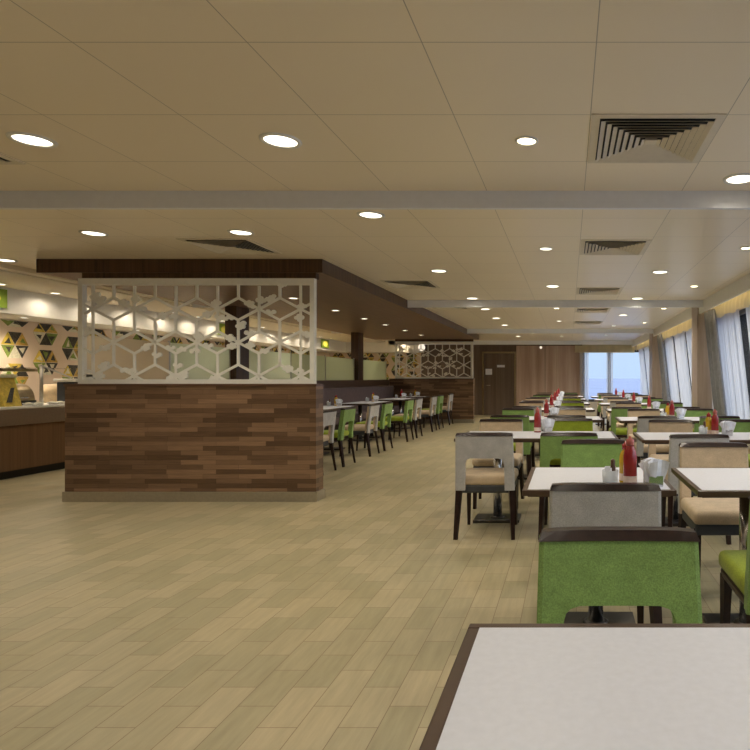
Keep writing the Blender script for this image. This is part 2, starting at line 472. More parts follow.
# frosted glass above the banquette wall
edges = [6.27, 7.63, 8.98, 9.38, 10.95, 12.5, 14.18, 14.58, 16.66]
nm = ['nearest the half wall', 'second back from the lattice screen', None, 'just beyond the nearer brown pillar', 'midway between the two brown pillars',
      'just before the farther brown pillar', None, 'between farther brown pillar and far lattice screen']
for i, (a, b) in enumerate(zip(edges, edges[1:])):
    if nm[i] is None: continue
    g = thing('glass_panel', 'frosted glass panel above the banquette, '+nm[i], 'glass panel', (-5.08, (a+b)/2, 1.2), 0, 'frosted panels above the banquette')
    bm = B(); bx(bm, -.006, .006, -(b-a)/2+.02, (b-a)/2-.02, .0, .5); obj('pane', bm, M['frostlit'] if i == 0 else M['frost'] if i < 4 else M['frostdim'], g)
    bm = B(); bx(bm, -.012, .012, (b-a)/2-.02, (b-a)/2, 0, .52); obj('post', bm, M['steel'], g)

# banquette
q = thing('banquette', 'long plum-grey upholstered banquette bench along the glass-topped wall', 'bench', (-4.7, 11.5, 0))
bm = B(); bx(bm, -.27, -.16, -5.2, 5.15, .5, 1.04, 0, .02); obj('backrest', bm, M['purple'], q)
bm = B(); bx(bm, -.27, .22, -5.2, 5.15, .34, .49, 0, .03); obj('seat', bm, M['purple'], q)
bm = B(); bx(bm, -.27, .16, -5.2, 5.15, 0, .34); obj('plinth', bm, M['dkwood'], q)

# ------------------------------------------------------------------ chairs
TILT = math.tan(R(7))
def warp(x, y, z):
    k = 1 - .05*max(0, z-.4)/.45
    return (x*k, y - max(0, z-.45)*TILT + .15*(x*x) - .008, z)
def back_bm(t0, t1, inset=0):
    bm = B()
    HW = .232-inset; ci = .155+inset*.5; ZB, ZT = .375+inset, .805; zc = .628+inset*.5; rr = .045
    def zb(x):
        a = abs(x)
        if a >= ci: return None
        e = a-(ci-rr)
        return zc if e <= 0 else zc-rr+math.sqrt(max(0, rr*rr-e*e))
    xs = [-HW, -HW+.012, -ci] + [-ci+.008, -ci+.02, -ci+rr] + [-.07, -.035, 0, .035, .07] + [ci-rr, ci-.02, ci-.008] + [ci, HW-.012, HW]
    for a, b in zip(xs, xs[1:]):
        inner = abs((a+b)/2) < ci
        def lo(x): 
            if not inner: return ZB
            return zb(x) if abs(x) < ci-1e-6 else zc-rr
        la, lb = lo(a), lo(b)
        n = 4 if not inner else 2
        for k in range(n):
            p0, p1 = k/n, (k+1)/n
            def ring(p):
                za, zb_ = la+(ZT-la)*p, lb+(ZT-lb)*p
                ea = .008 if abs(a) > HW-.001 else 0; eb = .008 if abs(b) > HW-.001 else 0
                return [warp(a, t0+ea*.6, za), warp(b, t0+eb*.6, zb_), warp(b, t1-eb*.6, zb_), warp(a, t1-ea*.6, za)]
            hexa(bm, ring(p0)+ring(p1))
    bmesh.ops.remove_doubles(bm, verts=bm.verts[:], dist=.0004)
    seen = {}
    bm.verts.index_update()
    for f in bm.faces[:]:
        key = tuple(sorted(v.index for v in f.verts))
        seen.setdefault(key, []).append(f)
    dead = [f for fs in seen.values() if len(fs) > 1 for f in fs]
    bmesh.ops.delete(bm, geom=dead, context='FACES_ONLY')
    return bm
def make_chair(kind):
    outer, inner, seat, skirt = ((M['grey'], M['beige'], M['beige'], M['leather']) if kind == 'grey'
                                 else (M['green'], M['lime'] if kind == 'lime' else M['green'], M['lime'], M['green']))
    t = thing('dining_chair', '', 'chair')
    def off(bm, dy=-.205): bmesh.ops.translate(bm, verts=bm.verts[:], vec=(0, dy, 0)); return bm
    o = obj('backrest', off(back_bm(-.03, .0)), outer, t)
    o = obj('backrest_lining', off(back_bm(.0, .032, .004)), inner, t)
    bm = B()      # curved dark cap along the top edge
    xs = [-.232+.464*i/10 for i in range(11)]
    for a, b in zip(xs, xs[1:]):
        def ring(z, g):
            def pt(x, y):
                X, Y, Z = warp(x*b_, y, z); e = abs(x)/.232
                return (X, Y, Z - (.005*e**6 if g else 0))
            w = .034 if not g else .018; b_ = .965 if g else 1.
            return [pt(a, -w), pt(b, -w), pt(b, w+.004), pt(a, w+.004)]
        hexa(bm, ring(.802, 0)+ring(.828, 1))
    bmesh.ops.remove_doubles(bm, verts=bm.verts[:], dist=.0004)
    obj('top_rail', off(bm), M['dkwood'], t)
    bm = B(); bx(bm, -.225, .225, -.20, .245, .405, .485, 0, .03, 4)
    for v in bm.verts:
        if v.co.z > .45: v.co.z += .012*math.cos(v.co.x/.225*PI/2)*math.cos((v.co.y-.02)/.225*PI/2)
    for f in bm.faces: f.smooth = True
    obj('seat', bm, seat, t)
    bm = B(); bx(bm, -.215, .215, -.19, .235, .365 if kind != 'grey' else .345, .412, 0, .015, 2); obj('seat_skirt', bm, skirt if kind == 'grey' else M['dkwood'], t)
    for sx in (-1, 1):
        bm = B(); tube(bm, (sx*.203, -.2, .40), (sx*.222, -.262, 0), .03, .019, square=True); obj('leg', bm, M['dkwood'], t)
        bm = B(); tube(bm, (sx*.195, .20, .385), (sx*.200, .222, 0), .029, .018, square=True); obj('leg', bm, M['dkwood'], t)
    return t
PROTO = {}
def chair(kind, x, y, rz, label, group):
    if kind not in PROTO:
        c = make_chair(kind); PROTO[kind] = c
        c.location = (x, y, 0); c.rotation_euler = (0, 0, rz); c['label'] = label; c['group'] = group
        return c
    return dup(PROTO[kind], (x, y, 0), rz, label, group)

# ------------------------------------------------------------------ tables
def make_table(wx, wy, cols):
    t = thing('dining_table', '', 'table')
    bm = B(); bx(bm, -wx/2+.024, wx/2-.024, -wy/2+.024, wy/2-.024, .722, .7505); obj('tabletop', bm, M['lam'], t)
    bm = B(); f = .024
    bx(bm, -wx/2, wx/2, -wy/2, -wy/2+f, .724, .750, 0, .003); bx(bm, -wx/2, wx/2, wy/2-f, wy/2, .724, .750, 0, .003)
    bx(bm, -wx/2, -wx/2+f, -wy/2+f, wy/2-f, .724, .750, 0, .003); bx(bm, wx/2-f, wx/2, -wy/2+f, wy/2-f, .724, .750, 0, .003)
    bx(bm, -wx/2+f, wx/2-f, -wy/2+f, wy/2-f, .716, .722)
    obj('edge_band', bm, M['rim'], t)
    for cx, cy in cols:
        bm = B(); tube(bm, (cx, cy, .03), (cx, cy, .716), .038, n=18); obj('column', bm, M['chrome'], t)
        bm = B(); bx(bm, cx-.2, cx+.2, cy-.13, cy+.13, .0, .025, 0, .005); tube(bm, (cx, cy, .024), (cx, cy, .035), .07, .05, 18)
        obj('base_plate', bm, M['plate'], t)
    return t
TP = {}
def table(kind, x, y, label, group):
    if kind not in TP:
        t = {'single': lambda: make_table(.69, .70, [(0, 0)]),
             'double': lambda: make_table(1.36, .70, [(-.36, 0), (.36, 0)]),
             'side': lambda: make_table(.66, 1.3, [(0, -.35), (0, .35)])}[kind]()
        TP[kind] = t; t.location = (x, y, 0); t['label'] = label; t['group'] = group
        return t
    return dup(TP[kind], (x, y, 0), 0, label, group)

# condiments
def make_bottle(m):
    t = thing('sauce_bottle', '', 'bottle')
    h = 1. if m is M['red'] else .86
    bm = B(); lathe(bm, [(.029, 0), (.032, .004), (.032, .135*h), (.028, .158*h), (.018, .178*h), (.017, .186*h)], 18); obj('body', bm, m, t)
    bm = B(); lathe(bm, [(.0195, .184*h), (.0195, .212*h), (.008, .217*h), (.006, .228*h)], 14); obj('cap', bm, M['redcap'] if m is M['red'] else M['red'], t)
    bm = B(); lathe(bm, [(.0327, .012), (.0327, .045)], 18, capb=False, capt=False); obj('label_band', bm, M['redlab'], t)
    return t
def make_napkins():
    t = thing('napkin_holder', '', 'napkins')
    bm = B(); bx(bm, -.035, .035, -.03, .03, 0, .006); bx(bm, -.035, .035, -.032, -.029, .006, .05); bx(bm, -.035, .035, .029, .032, .006, .05)
    obj('holder', bm, M['chrome'], t)
    bm = B(); rnd = random.Random(5)
    for k in range(8):          # folded napkins fanned out above the holder
        a = R(-38+76*k/7 + rnd.uniform(-6, 6)); tw = rnd.uniform(-.35, .35); n = 6
        h = rnd.uniform(.098, .125); g = []
        for r in range(n+1):
            p = r/n; row = []
            for q in range(7):
                u = -1+2*q/6
                xx = u*(.028+.022*p) + .012*math.sin(3*p+k); zz = .008+h*p*(1-.10*u*u)
                yy = (k-3.5)*.0068 + math.sin(a)*.058*p*p + .008*p*math.sin(u*4+k*2.1) 
                row.append((xx*math.cos(tw*p)-yy*math.sin(tw*p)*.4, yy+xx*math.sin(tw*p), zz))
            g.append(row)
        th = .0022
        F = [[bm.verts.new((x, y+th, z)) for x, y, z in r] for r in g]; K = [[bm.verts.new((x, y-th, z)) for x, y, z in r] for r in g]
        for A in (F, K):
            for r in range(n):
                for q in range(6): bm.faces.new((A[r][q], A[r][q+1], A[r+1][q+1], A[r+1][q]))
        ring = lambda A: [A[0][q] for q in range(7)] + [A[r][6] for r in range(1, n+1)] + [A[n][q] for q in range(5, -1, -1)] + [A[r][0] for r in range(n-1, 0, -1)]
        a1, b1 = ring(F), ring(K)
        for q in range(len(a1)): bm.faces.new((a1[q], a1[(q+1) % len(a1)], b1[(q+1) % len(a1)], b1[q]))
    obj('napkins', bm, M['paper'], t)
    return t
def make_cup():
    t = thing('sachet_cup', '', 'cup')
    bm = B(); lathe(bm, [(.028, 0), (.034, .002), (.038, .075), (.035, .075), (.031, .006)], 18, capt=True); obj('cup_wall', bm, M['cup'], t)
    bm = B(); rnd = random.Random(2)
    for k in range(7):
        a = k*PI/7; x, y = .012*math.cos(k*2.3), .012*math.sin(k*2.3)
        bx(bm, x-.014, x+.014, y-.0025, y+.0025, .008, .068+rnd.uniform(0, .025))
    obj('sachets', bm, M['paper'], t)
    bm = B(); lathe(bm, [(.013, .0065), (.013, .085), (.010, .10), (.011, .118), (.006, .126)], 12, (.012, -.004, 0)); obj('pepper_tube', bm, M['brownglass'], t)
    return t
CP = {}
def cond(kind, x, y, label, group, rz=0):
    if kind not in CP:
        t = {'red': lambda: make_bottle(M['red']), 'yel': lambda: make_bottle(M['mustard']), 'nap': make_napkins, 'cup': make_cup}[kind]()
        CP[kind] = t; t.location = (x, y, .7506); t.rotation_euler = (0, 0, rz); t['label'] = label; t['group'] = group
        return t
    return dup(CP[kind], (x, y, .7506), rz, label, group)
GC, GT = 'dining chairs at the white tables', 'white tables in the dining area'
def setting_set(tx, ty, where, g, kinds=('red', 'nap', 'cup'), offs=None):
    offs = offs or {'red': (0, 0), 'nap': (.1, -.02), 'cup': (-.11, -.03), 'yel': (-.04, .06)}
    nm = {'red': 'red sauce bottle', 'nap': 'white napkins in a holder', 'cup': 'glass cup of white sachets', 'yel': 'yellow mustard bottle'}
    for k in kinds:
        cond(k, tx+offs[k][0], ty+offs[k][1], nm[k]+' on '+where, {'red': 'red sauce bottles', 'nap': 'table napkins', 'cup': 'cups of sachets', 'yel': 'mustard bottles'}[k], .3)

ORD = ['nearest', 'second', 'third', 'fourth', 'fifth', 'sixth', 'seventh', 'eighth']
CN = {'grey': 'grey-and-beige', 'green': 'green', 'green2': 'green', 'lime': 'lime green'}
# aisle row
table('single', .142, .875, 'nearest white table, dark-edged, cut off by the bottom of the photo', GT)
chair('green', .138, 1.43, PI, 'green chair with dark top rail facing the nearest white table', GC)
table('single', .135, 3.02, 'second white table of the aisle row, grey chair tucked at its near side', GT)
chair('grey', .145, 2.66, 0, 'grey-backed chair, back to us, behind the nearest green chair', GC)
chair('green', .168, 3.87, PI, 'green chair facing us behind the red bottle on the second aisle-row table', GC)
setting_set(.285, 2.80, 'second table of aisle row, beside the grey chair', 'a', ('red', 'nap', 'cup', 'yel'), {'red': (0, 0), 'nap': (.104, -.03), 'cup': (-.095, -.03), 'yel': (-.012, .075)})
def near_far(row, k, end, side): 
    return '%s end of %s table, %s row, its %s side' % (end, ORD[k], row, side)
LY = [None, None, 4.95, 7.15, 9.4, 11.65, 13.9, 16.1]
Lk = {2: ('grey', 'green', 'grey', 'lime'), 3: ('green', 'grey', 'green', 'grey'), 4: ('grey', 'green', 'grey', 'lime'),
      5: ('grey', 'green', 'grey', 'lime'), 6: ('grey', 'lime', 'green', 'grey'), 7: ('green', 'grey', 'grey', 'green')}
for k in range(2, 8):
    y = LY[k]
    table('double', -.27, y+.35, 'long white table, %s back from the camera in the aisle row' % ORD[k], GT)
    for j, (x, yy, rz, e, s) in enumerate(((-.655, y-.05, 0, 'aisle', 'near'), (.0, y-.05, 0, 'window', 'near'),
                                           (-.70, y+1.0, PI, 'aisle', 'far'), (.026, y+1.08, PI, 'window', 'far'))):
        kind = Lk[k][j]
        chair(kind, x + random.uniform(-.02, .02)*(k > 2), yy, rz + R(random.uniform(-3, 3))*(k > 2), CN[kind]+' chair on '+near_far('aisle', k, e, s), GC)
    setting_set(-.29, y+.58, 'the %s table of the aisle row' % ORD[k], 'a', ('red', 'nap') if k == 2 else ('red', 'nap', 'cup'),
                {'red': (0, 0), 'nap': (.09, .02), 'cup': (-.1, .02)} if k == 2 else {'red': (.0, 0), 'nap': (.1, -.1), 'cup': (.085, .05)})
# window row
RY = [2.64, 4.82, 7.0, 9.1, 11.35, 13.6, 15.8]
Rk = [('green', None, 'grey', None), ('grey', None, 'grey', 'green'), ('grey', 'green', 'grey', 'green'), ('green', 'green', 'grey', 'green'),
      ('grey', 'green', 'grey', 'green'), ('grey', 'green', 'grey', 'grey'), ('green', 'grey', 'grey', 'green')]
for k, y in enumerate(RY):
    table('double', 1.25 + .02*(k > 0), y+.36, 'long white table, %s back from the camera in the window row' % ORD[k], GT)
    xs = (.89 if k == 0 else .84 if k == 3 else .98, 1.69, .94 if k == 0 else 1.03, 1.76)
    for j, (yy, rz, e, s) in enumerate(((y-.05, 0, 'aisle', 'near'), (y-.05, 0, 'window', 'near'), (y+1.03, PI, 'aisle', 'far'), (y+1.06, PI, 'window', 'far'))):
        kind = Rk[k][j]
        if not kind: continue
        if k == 0 and j == 0: yy = 2.45
        chair(kind, xs[j], yy, rz + R(random.uniform(-3, 3))*(k > 1), CN[kind]+' chair on '+near_far('window', k, e, s), GC)
    if k > 0:
        setting_set(1.27, y+.40, 'the %s table of the window row' % ORD[k], 'b', ('red', 'nap', 'cup', 'yel') if k < 3 else ('red', 'nap'))
# banquette row
for i, (y, kind) in enumerate(((7.9, 'grey'), (8.63, 'green'), (9.75, 'grey'), (10.5, 'green'), (11.95, 'green'), (12.68, 'grey'), (14.1, 'grey'), (14.85, 'green'), (16.1, 'grey'))):
    chair(kind, -3.42, y, PI/2, '%s chair, %s from the near end of the banquette row' % (CN[kind], ORD[i] if i < 8 and i else ('first' if not i else 'last')), GC)
for i, y in enumerate((8.27, 10.15, 12.3, 14.45, 16.0)):
    if i == 4:
        table('single', -4.16, 16.15, 'white table, farthest along the banquette, against the far half wall', GT)
    else:
        table('side', -4.16, y, 'long white table, %s along the banquette from the near half wall' % ('first', 'second', 'third', 'fourth')[i], GT)
for i, (y, w) in enumerate(((10.72, 'second'), (12.75, 'third'), (14.9, 'fourth'), (16.25, 'farthest'))):
    setting_set(-4.16, y, 'the %s table along the banquette' % w, 'c', ('yel', 'nap', 'cup') if i != 2 else ('red', 'nap', 'cup'),
                {'yel': (0, 0), 'red': (0, 0), 'nap': (.09, -.1), 'cup': (-.1, -.08)})

# ------------------------------------------------------------------ downlights
def make_down(r, lens):
    t = thing('downlight', '', 'ceiling light')
    bm = B(); lathe(bm, [(r*.88, -.001), (r*.92, -.008), (r*1.12, -.008), (r*1.16, .0)], 24, capb=False, capt=False); obj('trim_ring', bm, M['white'], t)
    bm = B(); lathe(bm, [(r*.9, -.003), (r*.9, -.0005)], 24); obj('lens', bm, lens, t)
    return t
DP = {}
LAMPN = [0]
def down(kind, x, y, z, label, group, energy, color=(1., .91, .75), spot=150, blend=.9):
    if kind not in DP:
        t = make_down(*{'big': (.088, M['lens']), 'small': (.06, M['lens']), 'hal': (.052, M['lensh'])}[kind]); DP[kind] = t
        t.location = (x, y, z); t['label'] = label; t['group'] = group
    else: t = dup(DP[kind], (x, y, z), 0, label, group)
    if energy:
        ld = bpy.data.lights.new('downlight_lamp', 'SPOT'); ld.energy = energy; ld.color = color
        ld.spot_size = R(spot); ld.spot_blend = blend; ld.shadow_soft_size = .06
        lo = bpy.data.objects.new('lamp', ld); COL.objects.link(lo); lo.location = (x, y, z-.03)
    return t
GD = 'recessed ceiling downlights'
cols = {
 -4.0: [(5.05, 'big')],
 -2.745: [(3.07, 'big'), (5.02, 'big'), (.9, 'big'), (-1.3, 'big')],
 -1.48: [(3.08, 'big'), (4.48, 'big'), (6.82, 'big'), (9.17, 'big'), (10.6, 'big'), (12.2, 'big'), (13.8, 'big'), (17.5, 'big'), (.9, 'big'), (-1.3, 'big')],
 -.218: [(3.08, 'hal'), (5.65, 'small'), (7.96, 'big'), (10.46, 'small'), (12.84, 'small'), (15.6, 'hal'), (17.4, 'small'), (.9, 'big'), (-1.3, 'big')],
 1.045: [(3.67, 'big'), (6.89, 'big'), (9.18, 'big'), (11.6, 'big'), (14., 'small'), (1., 'big'), (-1.3, 'big'), (17., 'small')],
 1.66: [(5.62, 'hal'), (7.96, 'hal'), (10.5, 'hal'), (13.2, 'hal'), (2.6, 'hal')],
 -4.6: [(3.4, 'big'), (1.2, 'big'), (-1.3, 'big')], -5.83: [(6.2, 'big'), (3.4, 'big'), (8.5, 'big'), (10.8, 'big'), (13.1, 'big'), (15.4, 'big'), (17.7, 'big')],  # leftmost row, and all but one before the buffet, are added unseen fill lamps
}
cname = {-4.0: 'beside the left air vent before the wood soffit', -2.745: 'line over the left of the open floor', -1.48: 'line over the aisle', -.218: 'line over the aisle-row tables',
         1.045: 'line over the window-row tables', 1.66: 'line along the window edge', -4.6: 'added unseen row left of the frame', -5.83: 'line before the buffet, mostly added fill'}
kn = {'big': 'round white', 'small': 'small round white', 'hal': 'small bright warm'}
EB = 36.
for x, lst in cols.items():
    lst = sorted(lst)
    seen = 0
    for y, kind in lst:
        vis = y > 1.97
        if vis: seen += 1
        lab = '%s ceiling downlight, %s in the %s' % (kn[kind], ('nearest' if seen == 1 else ORD[min(seen-1, 7)] if seen < 9 else 'last'), cname[x]) if x not in (-4.0,) else 'round white ceiling downlight '+cname[x]
        if not vis: lab = 'added round ceiling downlight, unseen above the frame, '+cname[x].replace('line ', '')  # lamps over and behind the camera, added to light the near room
        down(kind, x, y, ZC, lab, GD, EB*{'big': 1, 'small': .9, 'hal': .9}[kind]*(1.65 if y > 8.5 else 1.05)*(1.5 if y > 15 else 1)*(.5 if 0 < y < 1.3 else 1)*(.3 if y < 1.3 and x < -2 else .72 if y < 3.5 and x < -2 else 1))
for i, y in enumerate((8.1, 9.56, 10.9, 12.15, 13.6, 15.1)):
    down('small', -3.72, y, 2.33, 'small downlight under the brown soffit, %s from the near end' % ('first', 'second', 'third', 'fourth', 'fifth', 'sixth')[i], 'soffit downlights', 20., spot=120)
for i in range(15):
    y = 6.67+.8*i
    down('small', -7.08, y, 2.42, 'downlight washing the white buffet bulkhead, %s along its line' % ('first second third fourth fifth sixth seventh eighth ninth tenth eleventh twelfth thirteenth fourteenth fifteenth'.split()[i]), 'bulkhead downlights', 8.5, (1., .86, .66), 165, .5)
for i in range(5):
    y = 8.43+2.2*i
    down('small', -7.65, y, 2.1, 'downlight under the buffet bulkhead, %s along the counter' % ('first', 'second', 'third', 'fourth', 'fifth')[i], 'counter downlights', 65., (1., .86, .66), 150)
for i in range(4):
    down('small', -6.9+.75*i, 19.42, ZC, 'downlight washing the far end bulkhead, %s from the buffet side' % ('first', 'second', 'third', 'fourth')[i], 'far bulkhead downlights', 14., (1., .82, .55), 130, .5)

# ------------------------------------------------------------------ air vents
def make_vent():
    t = thing('ceiling_vent', '', 'air vent')
    bm = B(); s, f = .312, .272
    for a in ((-s, s, -s, -f), (-s, s, f, s), (-s, -f, -f, f), (f, s, -f, f)): bx(bm, a[0], a[1], a[2], a[3], -.006, -.0005)
    obj('frame', bm, M['cream'], t)
    bm = B(); bx(bm, -f, f, -f, f, -.0012, -.0006); obj('throat_shade', bm, M['black'], t)  # flat black sheet stands in for the shade inside the duct
    bm = B()
    for k in range(8):
        o = f-.006-k*.031; i = o-.023
        if i < .02: break
        zo, zi = -.004, -.017
        ro = [(-o, -o), (o, -o), (o, o), (-o, o)]; ri = [(-i, -i), (i, -i), (i, i), (-i, i)]
        for q in range(4):
            a, b = ro[q], ro[(q+1) % 4]; c, d = ri[(q+1) % 4], ri[q]
            hexa(bm, [(a[0], a[1], zi-.001), (b[0], b[1], zi-.001), (c[0], c[1], zo-.001), (d[0], d[1], zo-.001),
                      (a[0], a[1], zi), (b[0], b[1], zi), (c[0], c[1], zo), (d[0], d[1], zo)])
    bx(bm, -.03, .03, -.03, .03, -.012, -.002)
    obj('louvres', bm, M['cream'], t)
    return t
VP = None
for x, y, lab in ((.418, 3.08, 'square louvred air vent nearest the camera over the window row'), (.418, 5.6, 'square louvred air vent, second over the window row, just beyond the beam'),
                  (.418, 8.4, 'square louvred air vent, third over the window row'), (.418, 10.8, 'square louvred air vent, fourth over the window row beyond second beam'),
                  (.418, 13.2, 'square louvred air vent, fifth over the window row'), (-3.12, 5.55, 'square louvred air vent in front of the wood soffit'),
                  (-2.05, 7.8, 'square louvred air vent beside the wood soffit, nearer of two'), (-2.05, 10.3, 'square louvred air vent beside the wood soffit, farther of two'),
                  (-3.4, 3.1, 'square air vent at the left edge of the photo')):
    if VP is None:
        VP = make_vent(); VP.location = (x, y, ZC); VP['label'] = lab; VP['group'] = 'ceiling air vents'
    else: dup(VP, (x, y, ZC), 0, lab, 'ceiling air vents')

# ------------------------------------------------------------------ curtains
def curtain_bm(y0, y1, z0, z1, amp, per, base, nseg=None, lean=True):
    bm = B(); n = nseg or max(8, int((y1-y0)/per*10)); rows = 6
    rnd = random.Random(int(y0*100)); ph = rnd.uniform(0, 6)
    g = []
    for r in range(rows+1):
        z = z0+(z1-z0)*r/rows; row = []
        for i in range(n+1):
            y = y0+(y1-y0)*i/n
            s = math.sin(2*PI*(y-y0)/per+ph) + .4*math.sin(2*PI*(y-y0)/(per*2.7)+ph*2)
            x = (xw(z) if lean else xw(2.2)) - base + amp*s*(1.1-.3*r/rows)
            row.append(bm.verts.new((x, y, z)))
        g.append(row)
    for a, b in zip(g, g[1:]):
        for i in range(n):
            f = bm.faces.new((a[i], a[i+1], b[i+1], b[i])); f.smooth = True
    return bm
ns = 0
bays = [(5.55, 6.6), (6.85, 7.95), (8.28, 9.5), (10.2, 10.7), (10.9, 12.0), (12.24, 13.36), (13.57, 14.5), (16.3, 17.3), (17.7, 18.6), (19.1, 20.1)]
bl = ['at the right photo edge', 'second bay before the near column', 'in the bay nearest the near column', 'just beyond the near column', 'second pane beyond the near column',
      'third pane beyond the near column', 'pane just before the far column', 'first beyond the far column', 'second beyond the far column', 'in the far corner']
for (a, b), l in zip(bays, bl):
    o = tag(obj('sheer_curtain', curtain_bm(a, b, .25, 2.24, .022, .12, .09), M['sheer'], fix=False), 'white sheer curtain on the right window, '+l, 'curtain', 'sheer curtains')
for (a, b, l) in ((9.12, 9.66, 'hanging on the near side of the near window column'), (14.35, 14.88, 'hanging on the near side of the far window column'), (10.2, 10.38, 'just beyond the near window column')):
    o = tag(obj('drape', curtain_bm(a, b, .1, 2.3, .035, .1, .21), M['drape'], fix=False), 'grey-taupe drape '+l, 'curtain', 'taupe drapes')
# yellow valances above the right windows
for (a, b, l) in ((4.95, 9.66, 'between the photo edge and near column'), (10.2, 14.9, 'between the two window columns'), (15.55, 20.2, 'beyond the far column')):
    bm = B(); n = int((b-a)*24); top = []; bot = []; mid = []
    for i in range(n+1):
        y = a+(b-a)*i/n; s = .008*math.sin(i*1.3)
        sc = .035*abs(math.sin(PI*(y-a)/.67))
        top.append(bm.verts.new((2.30+s, y, 2.44))); mid.append(bm.verts.new((2.27+s, y, 2.28))); bot.append(bm.verts.new((2.27+s*1.6, y, 2.145+sc)))
    for A, C in ((top, mid), (mid, bot)):
        for i in range(n):
            f = bm.faces.new((A[i], A[i+1], C[i+1], C[i])); f.smooth = True
    tag(obj('valance', bm, M['valance'], fix=False), 'yellow fabric valance above the right windows '+l, 'valance', 'yellow valances')
for (a, b, l) in ((4.95, 9.66, 'between the photo edge and near column'), (10.2, 14.9, 'between the two window columns'), (15.55, 20.2, 'beyond the far column')):
    t = thing('light_strip', 'warm light strip tucked behind the white fascia, '+l, 'light strip', (2.15, (a+b)/2, 2.445), 0, 'curtain recess lights')
    bm = B(); bx(bm, -.018, .012, -(b-a)/2+.1, (b-a)/2-.1, -.01, .004); obj('channel', bm, M['white'], t)
    bm = B(); bx(bm, -.014, .009, -(b-a)/2+.11, (b-a)/2-.11, -.013, -.0101); obj('diffuser', bm, M['strip_glow'], t)
# back window curtains
def back_curtain(x0, x1, y, lab):
    bm = B(); n = max(10, int((x1-x0)*70)); g = []
    for r in range(5):
        z = .2+(2.22-.2)*r/4
        g.append([bm.verts.new((x0+(x1-x0)*i/n, y+.03*math.sin(i*.75)*(1.1-.08*r), z)) for i in range(n+1)])
    for A, C in zip(g, g[1:]):
        for i in range(n):
            f = bm.faces.new((A[i], A[i+1], C[i+1], C[i])); f.smooth = True
    tag(obj('sheer_curtain', bm, M['sheer'], fix=False), lab, 'curtain', 'sheer curtains')
back_curtain(.36, .66, 20.2, 'white sheer curtain at the left of the far end window')
back_curtain(1.26, 1.48, 20.2, 'narrow white sheer curtain down the middle of the far end window')
back_curtain(2.40, 2.66, 20.2, 'white sheer curtain at the right of the far end window')
bm = B(); bx(bm, .2, 2.2, 20.12, 20.15, 2.1, 2.34); tag(obj('valance', bm, M['valance']), 'yellow fabric valance above the far end window', 'valance', 'yellow valances')

# ------------------------------------------------------------------ buffet
c = thing('buffet_counter', 'long wood-fronted buffet counter with steel fascia', 'counter', (-7.2, 9.5, 0))
bm = B(); bx(bm, -.28, .28, -4, 4, .1, .66); obj('front_panel', bm, M['counter'], c)
bm = B(); bx(bm, -.3, .3, -4, 4, .66, .86); obj('steel_fascia', bm, M['steel'], c)
bm = B(); bx(bm, -.31, .31, -4.01, 4.01, .86, .895, 0, .006); obj('worktop', bm, M['white'], c)
bm = B(); bx(bm, -.24, .24, -3.95, 3.95, 0, .1); obj('plinth', bm, M['black'], c)
ZT = .895
# sneeze guards
for i, y in enumerate((7.96, 9.9, 11.9)):
    g = thing('sneeze_guard', 'glass sneeze guard with slanted arm on the buffet counter, %s along' % ('nearest', 'second', 'third')[i], 'sneeze guard', (-7.0, y, ZT), 0, 'sneeze guards')
    bm = B(); tube(bm, (0, 0, 0), (0, 0, .52), .022, .018, 10); obj('post', bm, M['steel'], g)
    bm = B(); tube(bm, (0, 0, .52), (-.02, .5, .36), .012); obj('arm', bm, M['steel'], g)
    bm = B(); bx(bm, -.3, .16, -.55, .55, .48, .488); obj('glass_shelf', bm, M['glass'], g)
    bm = B(); bx(bm, -.26, -.02, -.52, -.03, .44, .475); obj('lamp_bar', bm, M['brownmetal'], g)
# roll-top warmer
w = thing('roll_top_warmer', 'bronze-steel roll-top food warmer behind the counter post', 'food warmer', (-7.29, 7.74, ZT))
bm = B()
pts = [(-.19*math.cos(PI*i/14), .06+.22*math.sin(PI*i/14)) for i in range(15)]
prism(bm, pts, -.24, .24, lambda x, y, z: (x, y, z)); obj('hood', bm, M['brownmetal'], w)
bm = B(); bx(bm, -.2, .19, -.26, .26, 0, .06); obj('base', bm, M['black'], w)
bm = B(); tube(bm, (.2, -.12, .1), (.2, .12, .1), .01); obj('handle', bm, M['chrome'], w)
# slanted display stand
s = thing('menu_stand', 'yellow slanted display stand on the counter at the photo edge', 'display stand', (-6.975, 7.5, ZT))
bm = B(); hexa(bm, [(-.03, -.12, 0), (.03, -.12, 0), (.03, .12, 0), (-.03, .12, 0), (-.1, -.12, .36), (-.07, -.12, .36), (-.07, .12, .36), (-.1, .12, .36)]); obj('board', bm, M['hexyel'], s)
bm = B(); hexa(bm, [(.012, -.08, .05), (.034, -.08, .05), (.034, -.02, .05), (.012, -.02, .05), (-.06, .05, .26), (-.045, .05, .26), (-.045, .1, .26), (-.06, .1, .26)]); obj('black_band', bm, M['hexdark'], s)
bm = B(); bx(bm, -.11, -.04, -.13, .13, .36, .40); obj('header', bm, M['hexwhite'], s)
